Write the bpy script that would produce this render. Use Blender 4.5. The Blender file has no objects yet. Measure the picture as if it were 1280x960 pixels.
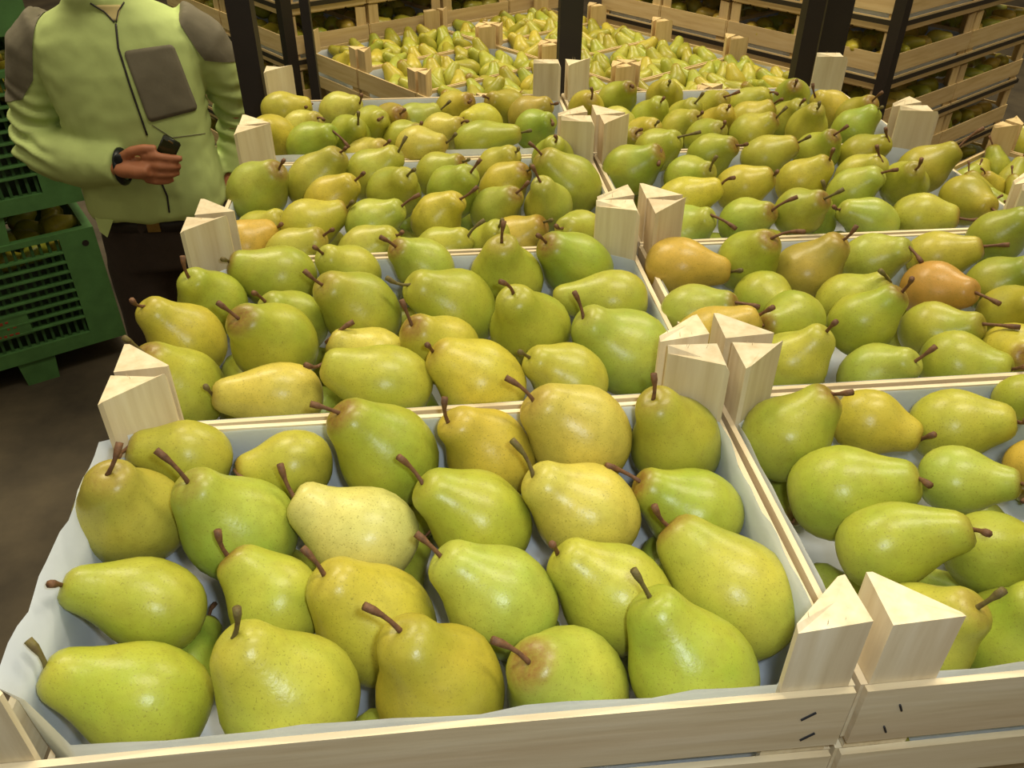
import bpy, bmesh, math, random
from mathutils import Vector, Matrix, noise
from mathutils.bvhtree import BVHTree
from math import sin, cos, pi, radians as R_

C = bpy.context.scene.collection
SC = bpy.context.scene
H = 1.42                      # height of the nearest crates' rim above the floor; the rim plane is z = H

# ------------------------------------------------------------------ camera
CAM_P = Vector((-0.23780, -0.27198, 0.43376 + H))
CAM_R = Vector((0.99471088, -0.10264183, 0.00386222))
CAM_U = Vector((0.05640477, 0.57727537, 0.81459907))
CAM_F = Vector((0.08584151, 0.81007272, -0.58001158))
cam_d = bpy.data.cameras.new('camera'); cam = bpy.data.objects.new('camera', cam_d); C.objects.link(cam)
m = Matrix((CAM_R, CAM_U, -CAM_F)).transposed().to_4x4(); m.translation = CAM_P
cam.matrix_world = m
cam_d.sensor_width = 36; cam_d.lens = 1045 / 1280 * 36; cam_d.clip_start = 0.02
SC.camera = cam

# ------------------------------------------------------------------ light and exposure
SC.view_settings.view_transform = 'Standard'; SC.view_settings.look = 'None'
SC.view_settings.gamma = 1; SC.view_settings.use_curve_mapping = False
SC.view_settings.exposure = 0.2
w = bpy.data.worlds.new('world'); SC.world = w; w.use_nodes = True
w.node_tree.nodes['Background'].inputs[0].default_value = (1.0, 0.86, 0.60, 1)
w.node_tree.nodes['Background'].inputs[1].default_value = 0.56

def area_lamp(name, loc, size, power, col, target=None):
    d = bpy.data.lights.new(name, 'AREA'); d.energy = power; d.color = col; d.shape = 'RECTANGLE'
    d.size = size[0]; d.size_y = size[1]
    o = bpy.data.objects.new(name, d); C.objects.link(o); o.location = loc
    if target: o.rotation_euler = (Vector(target) - Vector(loc)).to_track_quat('-Z', 'Y').to_euler()
    return o
area_lamp('hall_lamp', (0.8, 0.6, 5.2), (2.2, 0.5), 80, (1, .90, .68))
area_lamp('hall_lamp', (-1.8, 3.2, 5.2), (2.2, 0.5), 125, (1, .88, .62))
area_lamp('hall_lamp', (2.6, 4.2, 5.2), (2.2, 0.5), 110, (1, .88, .62))
fl = bpy.data.lights.new('camera_flash', 'POINT'); fl.energy = 6.6; fl.color = (0.86, 0.95, 1.0); fl.shadow_soft_size = 0.018
flo = bpy.data.objects.new('camera_flash', fl); C.objects.link(flo); flo.location = CAM_P + CAM_R * 0.045 + CAM_U * 0.035 - CAM_F * 0.01

def ray(px, py):
    return (CAM_F + CAM_R * ((px - 640) / 1045) - CAM_U * ((py - 480) / 1045)).normalized()

# ------------------------------------------------------------------ materials
def lin(c):
    r = []
    for v in c:
        v /= 255
        r.append(v / 12.92 if v <= .04045 else ((v + .055) / 1.055) ** 2.4)
    return (*r, 1)

class NT:
    def __init__(s, name):
        s.m = bpy.data.materials.new(name); s.m.use_nodes = True
        s.t = s.m.node_tree; s.b = s.t.nodes['Principled BSDF']
    def n(s, typ, **k):
        x = s.t.nodes.new(typ)
        for a, v in k.items():
            if a.startswith('i_'): x.inputs[a[2:].replace('_', ' ')].default_value = v
            else: setattr(x, a, v)
        return x
    def l(s, a, b): s.t.links.new(a, b)
    def noise(s, vec, scale, detail=2, rough=.5):
        x = s.n('ShaderNodeTexNoise'); x.inputs['Scale'].default_value = scale
        x.inputs['Detail'].default_value = detail; x.inputs['Roughness'].default_value = rough
        s.l(vec, x.inputs['Vector']); return x.outputs['Fac']
    def ramp(s, fac, stops):
        x = s.n('ShaderNodeValToRGB'); e = x.color_ramp.elements
        while len(e) < len(stops): e.new(.5)
        for i, (p, c) in enumerate(stops): e[i].position = p; e[i].color = c if len(c) == 4 else (*c, 1)
        s.l(fac, x.inputs[0]); return x.outputs['Color']
    def mix(s, fac, a, b, typ='MIX'):
        x = s.n('ShaderNodeMix', data_type='RGBA', blend_type=typ)
        for sock, v in ((x.inputs[0], fac), (x.inputs[6], a), (x.inputs[7], b)):
            if hasattr(v, 'is_linked') or hasattr(v, 'links'): s.l(v, sock)
            elif isinstance(v, (int, float)): sock.default_value = v
            else: sock.default_value = v
        return x.outputs[2]
    def bump(s, h, strength, dist):
        x = s.n('ShaderNodeBump'); x.inputs['Strength'].default_value = strength; x.inputs['Distance'].default_value = dist
        s.l(h, x.inputs['Height']); s.l(x.outputs[0], s.b.inputs['Normal'])
    def math(s, op, a, b=None, clamp=False):
        x = s.n('ShaderNodeMath', operation=op, use_clamp=clamp)
        for i, v in enumerate((a, b)):
            if v is None: continue
            if isinstance(v, (int, float)): x.inputs[i].default_value = v
            else: s.l(v, x.inputs[i])
        return x.outputs[0]
    def coords(s, scale=(1, 1, 1), rnd=True):
        tc = s.n('ShaderNodeTexCoord'); mp = s.n('ShaderNodeMapping'); mp.inputs['Scale'].default_value = scale
        s.l(tc.outputs['Object'], mp.inputs['Vector'])
        if rnd:
            oi = s.n('ShaderNodeObjectInfo'); v = s.n('ShaderNodeVectorMath', operation='SCALE')
            v.inputs[0].default_value = (37, 23, 51); s.l(oi.outputs['Random'], v.inputs['Scale'])
            s.l(v.outputs[0], mp.inputs['Location']); s.rand = oi.outputs['Random']; s.ocol = oi.outputs['Color']
        return mp.outputs[0]

def mat_pear(name='pear_skin', fixed=None):
    t = NT(name); co = t.coords()
    base = t.ocol
    if fixed:
        at = t.n('ShaderNodeAttribute', attribute_name='tint'); base = at.outputs['Color']
    big = t.noise(co, 22, 2)
    yel = t.mix(.55, base, lin((214, 196, 74)))
    grn = t.mix(.45, base, lin((138, 168, 58)))
    c = t.mix(t.ramp(big, [(.30, (0, 0, 0)), (.70, (1, 1, 1))]), grn, yel)
    c = t.mix(.5, c, base)
    mid = t.noise(co, 90, 4, .6)
    c = t.mix(t.ramp(mid, [(.42, (0, 0, 0)), (.72, (.62, .62, .62))]), c, t.mix(.4, c, lin((120, 108, 40))))
    sp = t.noise(co, 820, 1)                                        # lenticels
    c = t.mix(t.ramp(sp, [(.62, (0, 0, 0)), (.71, (.5, .5, .5))]), c, lin((118, 112, 44)))
    sp2 = t.noise(co, 190, 1)                                       # a few dark scuffs
    c = t.mix(t.ramp(sp2, [(.83, (0, 0, 0)), (.87, (.8, .8, .8))]), c, lin((96, 70, 34)))
    ru = t.n('ShaderNodeAttribute', attribute_name='russet')
    rf = t.math('MULTIPLY', ru.outputs['Fac'], t.math('ADD', t.noise(co, 260, 3, .7), .35), True)
    c = t.mix(rf, c, lin((128, 88, 42)))
    t.l(c, t.b.inputs['Base Color'])
    t.b.inputs['Roughness'].default_value = .34; t.b.inputs['IOR'].default_value = 1.42
    t.b.inputs['Subsurface Weight'].default_value = 0.0
    t.bump(t.noise(co, 210, 3, .6), .22, .0012)
    return t.m

def mat_wood(name, scale, a, b, c3):
    t = NT(name); co = t.coords(scale)
    g = t.noise(co, 60, 4, .55)
    c = t.ramp(g, [(.25, lin(a)), (.5, lin(b)), (.78, lin(c3))])
    big = t.noise(co, 9, 2)
    c = t.mix(t.ramp(big, [(.45, (0, 0, 0)), (.8, (.5, .5, .5))]), c, lin((190, 160, 124)))
    v = t.math('ADD', t.math('MULTIPLY', t.rand, .22), .86)
    hsv = t.n('ShaderNodeHueSaturation'); t.l(v, hsv.inputs['Value']); t.l(c, hsv.inputs['Color'])
    t.l(hsv.outputs[0], t.b.inputs['Base Color']); t.b.inputs['Roughness'].default_value = .72
    t.bump(g, .35, .0012)
    return t.m

def mat_plain(name, col, rough=.6, var=.12, scale=30, bump=0, metal=0, col2=None):
    t = NT(name); co = t.coords(rnd=False)
    n = t.noise(co, scale, 4, .6)
    c1 = lin(col); c2 = lin(col2) if col2 else tuple(v * (1 - var * 2.2) for v in c1[:3]) + (1,)
    t.l(t.ramp(n, [(.3, c2), (.7, c1)]), t.b.inputs['Base Color'])
    t.b.inputs['Roughness'].default_value = rough; t.b.inputs['Metallic'].default_value = metal
    if bump: t.bump(t.noise(co, scale * 4, 3), .5, bump)
    return t.m

WA, WB, WC = (206, 188, 150), (222, 207, 172), (234, 222, 192)
M = {}
M['pear'] = mat_pear()
M['pear_bulk'] = mat_pear('pear_skin_bulk', True)
M['wx'] = mat_wood('poplar_grain_x', (.12, 1.6, 1.6), WA, WB, WC)
M['wy'] = mat_wood('poplar_grain_y', (1.6, .12, 1.6), WA, WB, WC)
M['wz'] = mat_wood('poplar_grain_z', (1.6, 1.6, .12), WA, WB, WC)
M['oldx'] = mat_wood('aged_poplar_x', (.12, 1.6, 1.6), (194, 166, 110), (212, 186, 132), (222, 200, 150))
M['oldy'] = mat_wood('aged_poplar_y', (1.6, .12, 1.6), (194, 166, 110), (212, 186, 132), (222, 200, 150))
M['oldz'] = mat_wood('aged_poplar_z', (1.6, 1.6, .12), (192, 164, 110), (212, 186, 132), (222, 198, 148))
M['paper'] = mat_plain('liner_paper', (232, 240, 250), .75, .05, 25, .0006)
M['stem2'] = mat_plain('green_stem_bark', (112, 104, 50), .7, .2, 220, .0006, col2=(88, 70, 38))
M['stem'] = mat_plain('stem_bark', (122, 84, 50), .7, .2, 220, .0006, col2=(84, 56, 36))
pt = M['paper'].node_tree; pb = pt.nodes['Principled BSDF']; tr_ = pt.nodes.new('ShaderNodeBsdfTranslucent'); mx_ = pt.nodes.new('ShaderNodeMixShader')
tr_.inputs[0].default_value = lin((232, 238, 244)); mx_.inputs[0].default_value = .3
pt.links.new(pb.outputs[0], mx_.inputs[1]); pt.links.new(tr_.outputs[0], mx_.inputs[2]); pt.links.new(mx_.outputs[0], pt.nodes['Material Output'].inputs[0])
M['staple'] = mat_plain('staple_steel', (70, 72, 80), .45, .1, 60, 0, .7)
M['black'] = mat_plain('black_painted_steel', (36, 29, 24), .55, .12, 20, .0003)
M['strap'] = mat_plain('black_strap', (44, 38, 30), .5, .08, 20)
M['floor'] = mat_plain('floor_concrete', (86, 76, 58), .8, .2, 3.5, .004, col2=(52, 45, 34))
M['green'] = mat_plain('green_plastic', (82, 128, 70), .5, .14, 14, .0003)
M['greend'] = mat_plain('dark_green_plastic', (52, 92, 46), .55, .14, 14)
M['red'] = mat_plain('red_print', (150, 60, 36), .6, .1, 90)
M['jacket'] = mat_plain('lime_softshell', (184, 202, 126), .85, .05, 14, .0008)
M['grey'] = mat_plain('grey_softshell', (114, 108, 90), .9, .05, 30, .0008)
M['zip'] = mat_plain('zip_black', (44, 40, 40), .5, .1, 60)
M['trouser'] = mat_plain('dark_brown_cloth', (52, 40, 32), .9, .1, 40, .001)
M['skin'] = mat_plain('skin', (180, 116, 80), .55, .07, 35, .0004)
M['hair'] = mat_plain('hair', (50, 40, 32), .7, .15, 120)
M['shirt'] = mat_plain('cream_shirt', (206, 190, 130), .85, .05, 40)
M['watch'] = mat_plain('black_rubber', (24, 30, 34), .35, .1, 40)
M['phone'] = mat_plain('phone_plastic', (34, 40, 26), .25, .1, 60)
M['screen'] = mat_plain('phone_screen', (54, 58, 30), .15, .1, 30)
M['brass'] = mat_plain('brass', (170, 140, 80), .35, .1, 60, 0, .9)
M['white'] = mat_plain('eye_white', (220, 214, 200), .3, .02, 60)

# ------------------------------------------------------------------ mesh helpers
class MB:
    def __init__(s): s.v = []; s.f = []
    def add(s, vs, fs):
        o = len(s.v); s.v += [tuple(v) for v in vs]; s.f += [[i + o for i in f] for f in fs]; return s
    def box(s, x0, x1, y0, y1, z0, z1):
        return s.add([(x0, y0, z0), (x1, y0, z0), (x1, y1, z0), (x0, y1, z0), (x0, y0, z1), (x1, y0, z1), (x1, y1, z1), (x0, y1, z1)],
                     [(0, 3, 2, 1), (4, 5, 6, 7), (0, 1, 5, 4), (1, 2, 6, 5), (2, 3, 7, 6), (3, 0, 4, 7)])
    def prism(s, pts, z0, ztops):
        n = len(pts)
        if isinstance(ztops, (int, float)): ztops = [ztops] * n
        vs = [(p[0], p[1], z0) for p in pts] + [(p[0], p[1], z) for p, z in zip(pts, ztops)]
        return s.add(vs, [list(range(n))[::-1], list(range(n, 2 * n))] + [(i, (i + 1) % n, n + (i + 1) % n, n + i) for i in range(n)])
    def tube(s, pts, rad, seg=8, rad2=None, up=None):
        pts = [Vector(p) for p in pts]; n = len(pts)
        if isinstance(rad, (int, float)): rad = [rad] * n
        if rad2 is None: rad2 = rad
        elif isinstance(rad2, (int, float)): rad2 = [rad2] * n
        ref = Vector(up) if up else None; vs = []; fs = []; px = None
        for i, p in enumerate(pts):
            d = (pts[min(i + 1, n - 1)] - pts[max(i - 1, 0)]).normalized()
            if ref: x = ref.cross(d)
            elif px is None: x = d.orthogonal()
            else: x = px - d * px.dot(d)
            x.normalize(); px = x; y = d.cross(x)
            for k in range(seg):
                a = 2 * pi * k / seg; vs.append(p + x * (cos(a) * rad[i]) + y * (sin(a) * rad2[i]))
        for i in range(n - 1):
            for k in range(seg):
                a = i * seg + k; b = i * seg + (k + 1) % seg
                fs.append((a, b, b + seg, a + seg))
        fs.append(list(range(seg))[::-1]); fs.append([(n - 1) * seg + k for k in range(seg)])
        return s.add(vs, fs)
    def ell(s, c, r, seg=16, rings=10, rot=None):
        vs = []; fs = []; c = Vector(c)
        for i in range(rings + 1):
            t = pi * i / rings
            for k in range(seg):
                a = 2 * pi * k / seg; v = Vector((r[0] * sin(t) * cos(a), r[1] * sin(t) * sin(a), r[2] * cos(t)))
                if rot: v = rot @ v
                vs.append(c + v)
        for i in range(rings):
            for k in range(seg):
                a = i * seg + k; b = i * seg + (k + 1) % seg; fs.append((a + seg, b + seg, b, a))
        return s.add(vs, fs)
    def mesh(s, name, mat, smooth=False):
        me = bpy.data.meshes.new(name); me.from_pydata(s.v, [], s.f)
        if smooth: me.shade_smooth()
        me.materials.append(mat); me.update(); return me
    def obj(s, name, mat, parent=None, smooth=False, loc=None, weld=False):
        me = s.mesh(name, mat, smooth)
        if weld:
            bm = bmesh.new(); bm.from_mesh(me); bmesh.ops.remove_doubles(bm, verts=bm.verts, dist=1e-5)
            bmesh.ops.recalc_face_normals(bm, faces=bm.faces); bm.to_mesh(me); bm.free()
        return link(name, me, parent, loc)

def link(name, me, parent=None, loc=None):
    o = bpy.data.objects.new(name, me); C.objects.link(o)
    if parent: o.parent = parent
    if loc is not None: o.location = loc
    return o
def tag(o, label, cat, group=None, kind=None):
    o['label'] = label; o['category'] = cat
    if group: o['group'] = group
    if kind: o['kind'] = kind
    return o
KIDS = {}
def copy_tree(o, parent=None):
    c = o.copy(); C.objects.link(c); c.parent = parent
    for ch in o.children: copy_tree(ch, c)
    return c
def remesh(o, voxel, smooth=2):
    md = o.modifiers.new('r', 'REMESH'); md.mode = 'VOXEL'; md.voxel_size = voxel
    if smooth:
        s = o.modifiers.new('s', 'SMOOTH'); s.iterations = smooth; s.factor = .6
    bpy.context.view_layer.update()
    dg = bpy.context.evaluated_depsgraph_get()
    me = bpy.data.meshes.new_from_object(o.evaluated_get(dg)); o.modifiers.clear()
    mats = list(o.data.materials); o.data = me
    me.materials.clear()
    for m_ in mats: me.materials.append(m_)
    me.shade_smooth(); return o

# ------------------------------------------------------------------ the setting
for n_, (x0, x1, y0, y1) in (('wall_left', (-9, -8.9, -4, 12)), ('wall_right', (8.9, 9, -4, 12)), ('wall_back', (-8.9, 8.9, 11.9, 12)), ('wall_front', (-8.9, 8.9, -4, -3.9))):
    wo = MB().box(x0, x1, y0, y1, 0, 6).obj(n_, mat_plain('plaster_' + n_[5:], (150, 140, 118), .85, .06, 3)); wo['kind'] = 'structure'
b = MB().box(-9, 9, -4, 12, -.05, 0); fo = b.obj('floor', M['floor']); fo['kind'] = 'structure'
# ------------------------------------------------------------------ crates: 50 x 30 cm softwood trays, rim .105 above their base
CW, CD, RIM, RISE, T = .497, .297, .105, .058, .005
PITCH = RIM + .06
rng = random.Random(5)

def bowed(x0, x1, y, th, z0, z1, bow, axis):                       # a thin board, slightly bowed outwards along its length
    n = 6; vs = []; fs = []
    for i in range(n + 1):
        t = i / n; a = x0 + (x1 - x0) * t; o = bow * sin(pi * t)
        for (dy, z) in ((0, z0), (th, z0), (th, z1), (0, z1)):
            p = (a, y + o + dy, z) if axis == 'x' else (y + o + dy, a, z)
            vs.append(p)
    for i in range(n):
        for k in range(4):
            q0 = i * 4 + k; q1 = i * 4 + (k + 1) % 4; fs.append((q0, q1, q1 + 4, q0 + 4))
    fs.append((3, 2, 1, 0)); fs.append([n * 4 + k for k in range(4)])
    return MB().add(vs, fs)

def post_mb(sx, sy, v, leg=(.042, .036)):
    lx, ly = leg; cx = sx * (CW / 2 - T); cy = sy * (CD / 2 - T); r = random.Random(v * 7 + 3)
    e = .004
    pts = [(cx, cy), (cx - sx * (lx), cy), (cx - sx * lx, cy - sy * e), (cx - sx * e, cy - sy * ly), (cx, cy - sy * ly)]
    if sx * sy < 0: pts = pts[::-1]
    zt = [RIM + RISE + r.uniform(-.006, .003) for _ in pts]
    mb = MB(); n = len(pts)
    mid = (sum(p[0] for p in pts) / n + r.uniform(-.004, .004), sum(p[1] for p in pts) / n, RIM + RISE + r.uniform(-.003, .004))
    vs = [(p[0], p[1], .004) for p in pts] + [(p[0], p[1], z) for p, z in zip(pts, zt)] + [mid]
    fs = [list(range(n))[::-1]] + [(i, (i + 1) % n, n + (i + 1) % n, n + i) for i in range(n)] + [(n + i, n + (i + 1) % n, 2 * n) for i in range(n)]
    mb.add(vs, fs)
    if v in (1, 2, 3):                                                       # a few splinters standing off the sawn end
        for k in range(3):
            x = cx - sx * r.uniform(.01, lx * .8); y = cy - sy * r.uniform(0, .008)
            mb.add([(x, y, RIM + RISE - .006), (x + .0012, y, RIM + RISE - .006), (x + .0005 + r.uniform(-.004, .004), y - .001, RIM + RISE + r.uniform(.002, .006))], [(0, 1, 2)])
    return mb

MESH = {}
def crate_meshes(old):
    k = 'old' if old else 'new'
    if k in MESH: return MESH[k]
    wx, wy, wz = (M['oldx'], M['oldy'], M['oldz']) if old else (M['wx'], M['wy'], M['wz'])
    parts = []
    X, Y = CW / 2, CD / 2
    for v, (sx, sy) in enumerate(((-1, -1), (1, -1), (-1, 1), (1, 1))):
        parts.append(('corner_post', post_mb(sx, sy, v).mesh('corner_post', wz)))
    for sy in (-1, 1):
        y = -Y if sy < 0 else Y - T
        for (z0, z1) in ((.051, RIM), (.004, .038)):
            parts.append(('side_board', bowed(-X + .002, X - .002, y, T * .9, z0, z1, sy * -.0012, 'x').mesh('side_board', wx)))
    for sx in (-1, 1):
        x = -X if sx < 0 else X - T
        for (z0, z1) in ((.051, RIM), (.004, .038)):
            parts.append(('side_board', bowed(-Y + T, Y - T, x, T * .9, z0, z1, sx * -.001, 'y').mesh('side_board', wy)))
    b = MB()
    for i in range(4): b.box(-X + .004, X - .004, -Y + .008 + i * .072, -Y + .008 + i * .072 + .064, 0, .004)
    parts.append(('base_board', b.mesh('base_board', wx)))
    MESH[k] = parts
    # one joined body for layers nobody can look into
    j = MB()
    for n_, me in parts:
        j.add([v.co[:] for v in me.vertices], [list(p.vertices) for p in me.polygons])
    MESH[k + '_joined'] = j.mesh('fruit_crate', wx)
    return parts

def liner_mb(seed, hts=(0, 0, 0, 0), corner=None, amp=.003, flare=0):
    """paper sheet inside the crate: hts = extra height of front, right, back, left wall over the rim"""
    r = random.Random(seed); X, Y = CW / 2 - T - .0015, CD / 2 - T - .0015; c = .042; cy = .036
    P = [(-X + c, -Y), (X - c, -Y), (X, -Y + cy), (X, Y - cy), (X - c, Y), (-X + c, Y), (-X, Y - cy), (-X, -Y + cy)]
    side = [0, None, 1, None, 2, None, 3, None]; path = []
    for i in range(8):
        a, b_ = P[i], P[(i + 1) % 8]; n = 16 if side[i] is not None else 4
        for k in range(n):
            t = k / n
            if side[i] is not None: h = hts[side[i]]
            else:
                ha = hts[side[i - 1]]; hb = hts[side[(i + 1) % 8]]; h = ha + (hb - ha) * t
            path.append((a[0] + (b_[0] - a[0]) * t, a[1] + (b_[1] - a[1]) * t, h, i, t))
    n = len(path); rows = 6; vs = []; fs = []
    for j in range(rows + 1):
        s = j / rows
        for i, (x, y, h, sd, t) in enumerate(path):
            nz = noise.noise(Vector((x * 22 + seed, y * 22, s * 2))) ; nt = noise.noise(Vector((x * 30, y * 30 + seed, 9)))
            top = RIM + h - .001 + (nt * amp if h > 0 else -abs(nt) * amp * .4)
            if corner and h > .004:
                top += corner * max(0, 1 - math.hypot(x + X, y - Y) / .12)
            z = .006 + (min(RIM + .0012, top) - .006) * j / 5 if j < 6 else max(top, min(RIM + .0012, top) + .0004)
            inw = (.0016 + .0014 * nz) * (1 - s * .5) + .003 * (1 - s) ** 2
            fx = flare * min(1, h / .02) * min(1, max(0, z - RIM - .001) / .018) if h > .004 else 0
            L = math.hypot(x, y); vs.append((x * (1 - inw / .25) + (fx if x > 0 else -fx) * (abs(x) > X - .01), y * (1 - inw / .15), z))
    for j in range(rows):
        for i in range(n):
            a = j * n + i; b_ = j * n + (i + 1) % n; fs.append((a, b_, b_ + n, a + n))
    fs.append(list(range(n))[::-1])
    return MB().add(vs, fs)

BULK_LINER = {}
def make_crate(old=False, liner=None, name='fruit_crate'):
    root = bpy.data.objects.new(name, None); C.objects.link(root); root.empty_display_size = .05
    for n_, me in crate_meshes(old): link(n_, me, root)
    if liner is not False:
        if liner is None:
            key = rng.randrange(3)
            if key not in BULK_LINER: BULK_LINER[key] = liner_mb(key + 40, (-.007, -.007, -.007, -.007)).mesh('paper_liner', M['paper'], True)
            link('paper_liner', BULK_LINER[key], root)
        else: link('paper_liner', liner.mesh('paper_liner', M['paper'], True), root)
    return root

def place(root, x, y, z, a, label, group=None, cat='crate'):
    root.location = (x, y, z); root.rotation_euler = (0, 0, a); tag(root, label, cat, group); return root

def joined(x, y, z, a, label, group, old=True):
    crate_meshes(old)
    o = link('fruit_crate', MESH[('old' if old else 'new') + '_joined'], None, (x, y, z)); o.rotation_euler = (0, 0, a)
    return tag(o, label, 'crate', group)

def pallet(cx, cy, a, lx, ly, hgt, label):
    root = bpy.data.objects.new('wooden_pallet', None); C.objects.link(root)
    root.location = (cx, cy, 0); root.rotation_euler = (0, 0, a); tag(root, label, 'pallet')
    n = 7; wdt = ly / n
    for i in range(n):
        MB().box(-lx / 2, lx / 2, -ly / 2 + i * wdt + .012, -ly / 2 + (i + 1) * wdt - .012, hgt - .02, hgt).obj('deck_board', M['oldx'], root)
    for i in (-1, 0, 1):
        MB().box(-.05 + i * (lx / 2 - .05), .05 + i * (lx / 2 - .05), -ly / 2 + .01, ly / 2 - .01, 0, hgt - .02).obj('bearer', M['oldy'], root)
    return root

# ---- the two nearest columns (four crates deep)
FRONT = {}
ordn = ['nearest', 'second', 'third', 'fourth']
liners = {
    ('L', 0): liner_mb(3, (.006, .006, .0, .020), corner=.006, amp=.006, flare=.010),
    ('R', 0): liner_mb(4, (.006, .004, .0, .004), amp=.004),
}
for cname, cx in (('L', -.25), ('R', .25)):
    for k in range(4):
        ln = liners.get((cname, k)) or liner_mb(10 + k + (5 if cname == 'R' else 0), (.0, .002, .0, .001), amp=.003)
        if (cname, k) == ('L', 3): ln = liner_mb(33, (.010, 0, 0, .0), amp=.004)
        cr = make_crate(False, ln)
        dx = {('L', 1): -.003, ('L', 2): .001, ('R', 2): .002}.get((cname, k), 0)
        side = 'left' if cname == 'L' else 'right'
        lab = {0: '%s wooden fruit crate at the near edge, lined with pale blue paper' % side,
               1: 'wooden fruit crate second from the front in the %s column' % side,
               2: 'wooden fruit crate third from the front in the %s column' % side,
               3: 'wooden fruit crate fourth from the front in the %s column' % side}[k]
        place(cr, cx + dx, .15 + k * .3, H - RIM, R_({('L', 1): .3, ('R', 1): -.2, ('L', 2): -.3}.get((cname, k), 0)), lab, 'pear crates in the two nearest columns')
        FRONT[cname, k] = cr
        if (cname, k) == ('L', 0):
            pc = [c_ for c_ in cr.children if c_.name.startswith('corner_post')][0]
            pc.data = post_mb(-1, -1, 0, (.024, .022)).mesh('corner_post', M['wz'])
        if k == 0:
            top = [c for c in cr.children if c.name.startswith('side_board')][0]
            sl = 1 if cname == 'L' else -.35
            for sx in (-1, 1):
                for q_ in (0, 1):
                    x = sx * (.221 + q_ * .004); z = .086 - q_ * .022
                    MB().tube([(x - .004 * sl, -CD / 2 - .0006, z - .0032), (x + .004 * sl, -CD / 2 - .0006, z + .0032)], .0007, 5).obj('staple', M['staple'], top)
        for j in range(1, 8):
            joined(cx, .15 + k * .3, H - RIM - j * PITCH, 0, 'wooden crate hidden in the stack below the nearest pear crates', 'crates stacked under the nearest pears', False)
pallet(0, .6, 0, 1.0, 1.2, H - RIM - 7 * PITCH, 'wooden pallet carrying the nearest stack of pear crates')

# ---- pallet behind, turned by about 34 degrees: two crates by four, seen from above
TH = .601; U = Vector((cos(TH), sin(TH), 0)); V = Vector((sin(TH), -cos(TH), 0)); OB = Vector((-.429, 2.282, 0)); ZB = H - .237
BC = {}
row_w = ['farthest row', 'second row from the back', 'third row from the back', 'nearest row']
for v in range(-1, 3):
    for u in range(2):
        c = OB + U * (.5 * (u + .5)) + V * (.3 * (v + .5))
        place(make_crate(True), c.x, c.y, ZB - RIM, TH, 'open pear crate in the %s, %s half, of the pallet behind' % (row_w[v + 1], 'left' if u == 0 else 'right'), 'pear crates on the pallet behind')
        BC[u, v] = c
        for j in range(1, 7):
            if j < 3 and u == 0:
                place(make_crate(True), c.x, c.y, ZB - RIM - j * PITCH, TH, 'crate %s in the %s, left side, pallet behind' % ('one down' if j == 1 else 'two down', row_w[v + 1]), 'lower crates of the pallet behind')
            else: joined(c.x, c.y, ZB - RIM - j * PITCH, TH, 'hidden crate in the stack under the open crates behind', 'lower crates of the pallet behind, out of sight')
c = OB + U * .5 + V * .3
pallet(c.x, c.y, TH, 1.0, 1.2, ZB - RIM - 6 * PITCH, 'wooden pallet under the open crates behind')

# ---- taller stack E (right) and D (behind left)
STACKROW = []
layer_word = {-3: 'fourth layer down', -2: 'third layer down', -1: 'second layer down', 0: 'layer level with open crates', 1: 'upper layer', 2: 'topmost layer'}
def tall_stack(corner, a, su, sv, nu, nv, word, grp, rot90, z0):
    """corner = the vertical edge nearest the camera; the faces run along +u and -v from it"""
    u_ = Vector((cos(a), sin(a), 0)); v_ = Vector((sin(a), -cos(a), 0))
    for k in range(-6, 3):
        z = z0 + k * PITCH - RIM
        for i in range(nu):
            for j in range(nv):
                if i > 0 and j > 0: continue
                p = corner + u_ * (su * (i + .5)) - v_ * (sv * (j + .5)); ang = a + (pi / 2 if rot90 else 0)
                if k >= -3 and k < 2:
                    face = 'front' if j == 0 else 'left'
                    place(make_crate(True), p.x, p.y, z, ang,
                          '%s crate, %s face, %s, %s' % (['corner', 'second', 'third', 'fourth'][max(i, j)], face, layer_word[k], word), grp)
                    STACKROW.append((p.x, p.y, z + RIM, ang, face, k))
                else: joined(p.x, p.y, z, ang, 'crate of the %s outside the picture' % word, grp + ', out of sight')
    for k in range(-3, 2):
        z = z0 + k * PITCH - RIM + .028
        A = corner - v_ * (sv * nv + .003) - u_ * .004; B = corner - u_ * .004 + v_ * .004; D_ = corner + u_ * (su * nu + .003) + v_ * .004
        E_ = D_ - v_ * (sv * nv + .012); pts = [A, B, D_, E_]; mb = MB(); vs = []; fs = []
        cen = corner + u_ * su * nu / 2 - v_ * sv * nv / 2
        for p in pts:
            o = (p - cen).normalized() * .0016
            for q_, zz in ((p, z - .007), (p + o, z - .007), (p + o, z + .007), (p, z + .007)): vs.append((q_.x, q_.y, zz))
        for i in range(4):
            for t in range(4):
                a0 = i * 4 + t; a1 = i * 4 + (t + 1) % 4; b0 = ((i + 1) % 4) * 4 + t; b1 = ((i + 1) % 4) * 4 + (t + 1) % 4
                fs.append((a0, b0, b1, a1))
        tag(mb.add(vs, fs).obj('strap', M['strap']), 'black strap, %s, %s' % (layer_word[k], word), 'strap', grp + ' straps')
    cen = corner + u_ * su * nu / 2 - v_ * sv * nv / 2
    pallet(cen.x, cen.y, a, su * nu, sv * nv, z0 - RIM - 6 * PITCH, 'wooden pallet under the %s' % word)
    # black corner angle
    w_ = .035; t_ = .004; cc = corner - u_ * .007 + v_ * .007
    pts = [cc, cc + u_ * w_, cc + u_ * w_ - v_ * t_, cc + u_ * t_ - v_ * t_, cc + u_ * t_ - v_ * w_, cc - v_ * w_]
    o = MB().prism([(p.x, p.y) for p in pts], .0, z0 + 3 * PITCH).obj('corner_protector', M['black'])
    tag(o, 'black steel corner angle on the %s' % word, 'post')
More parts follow.
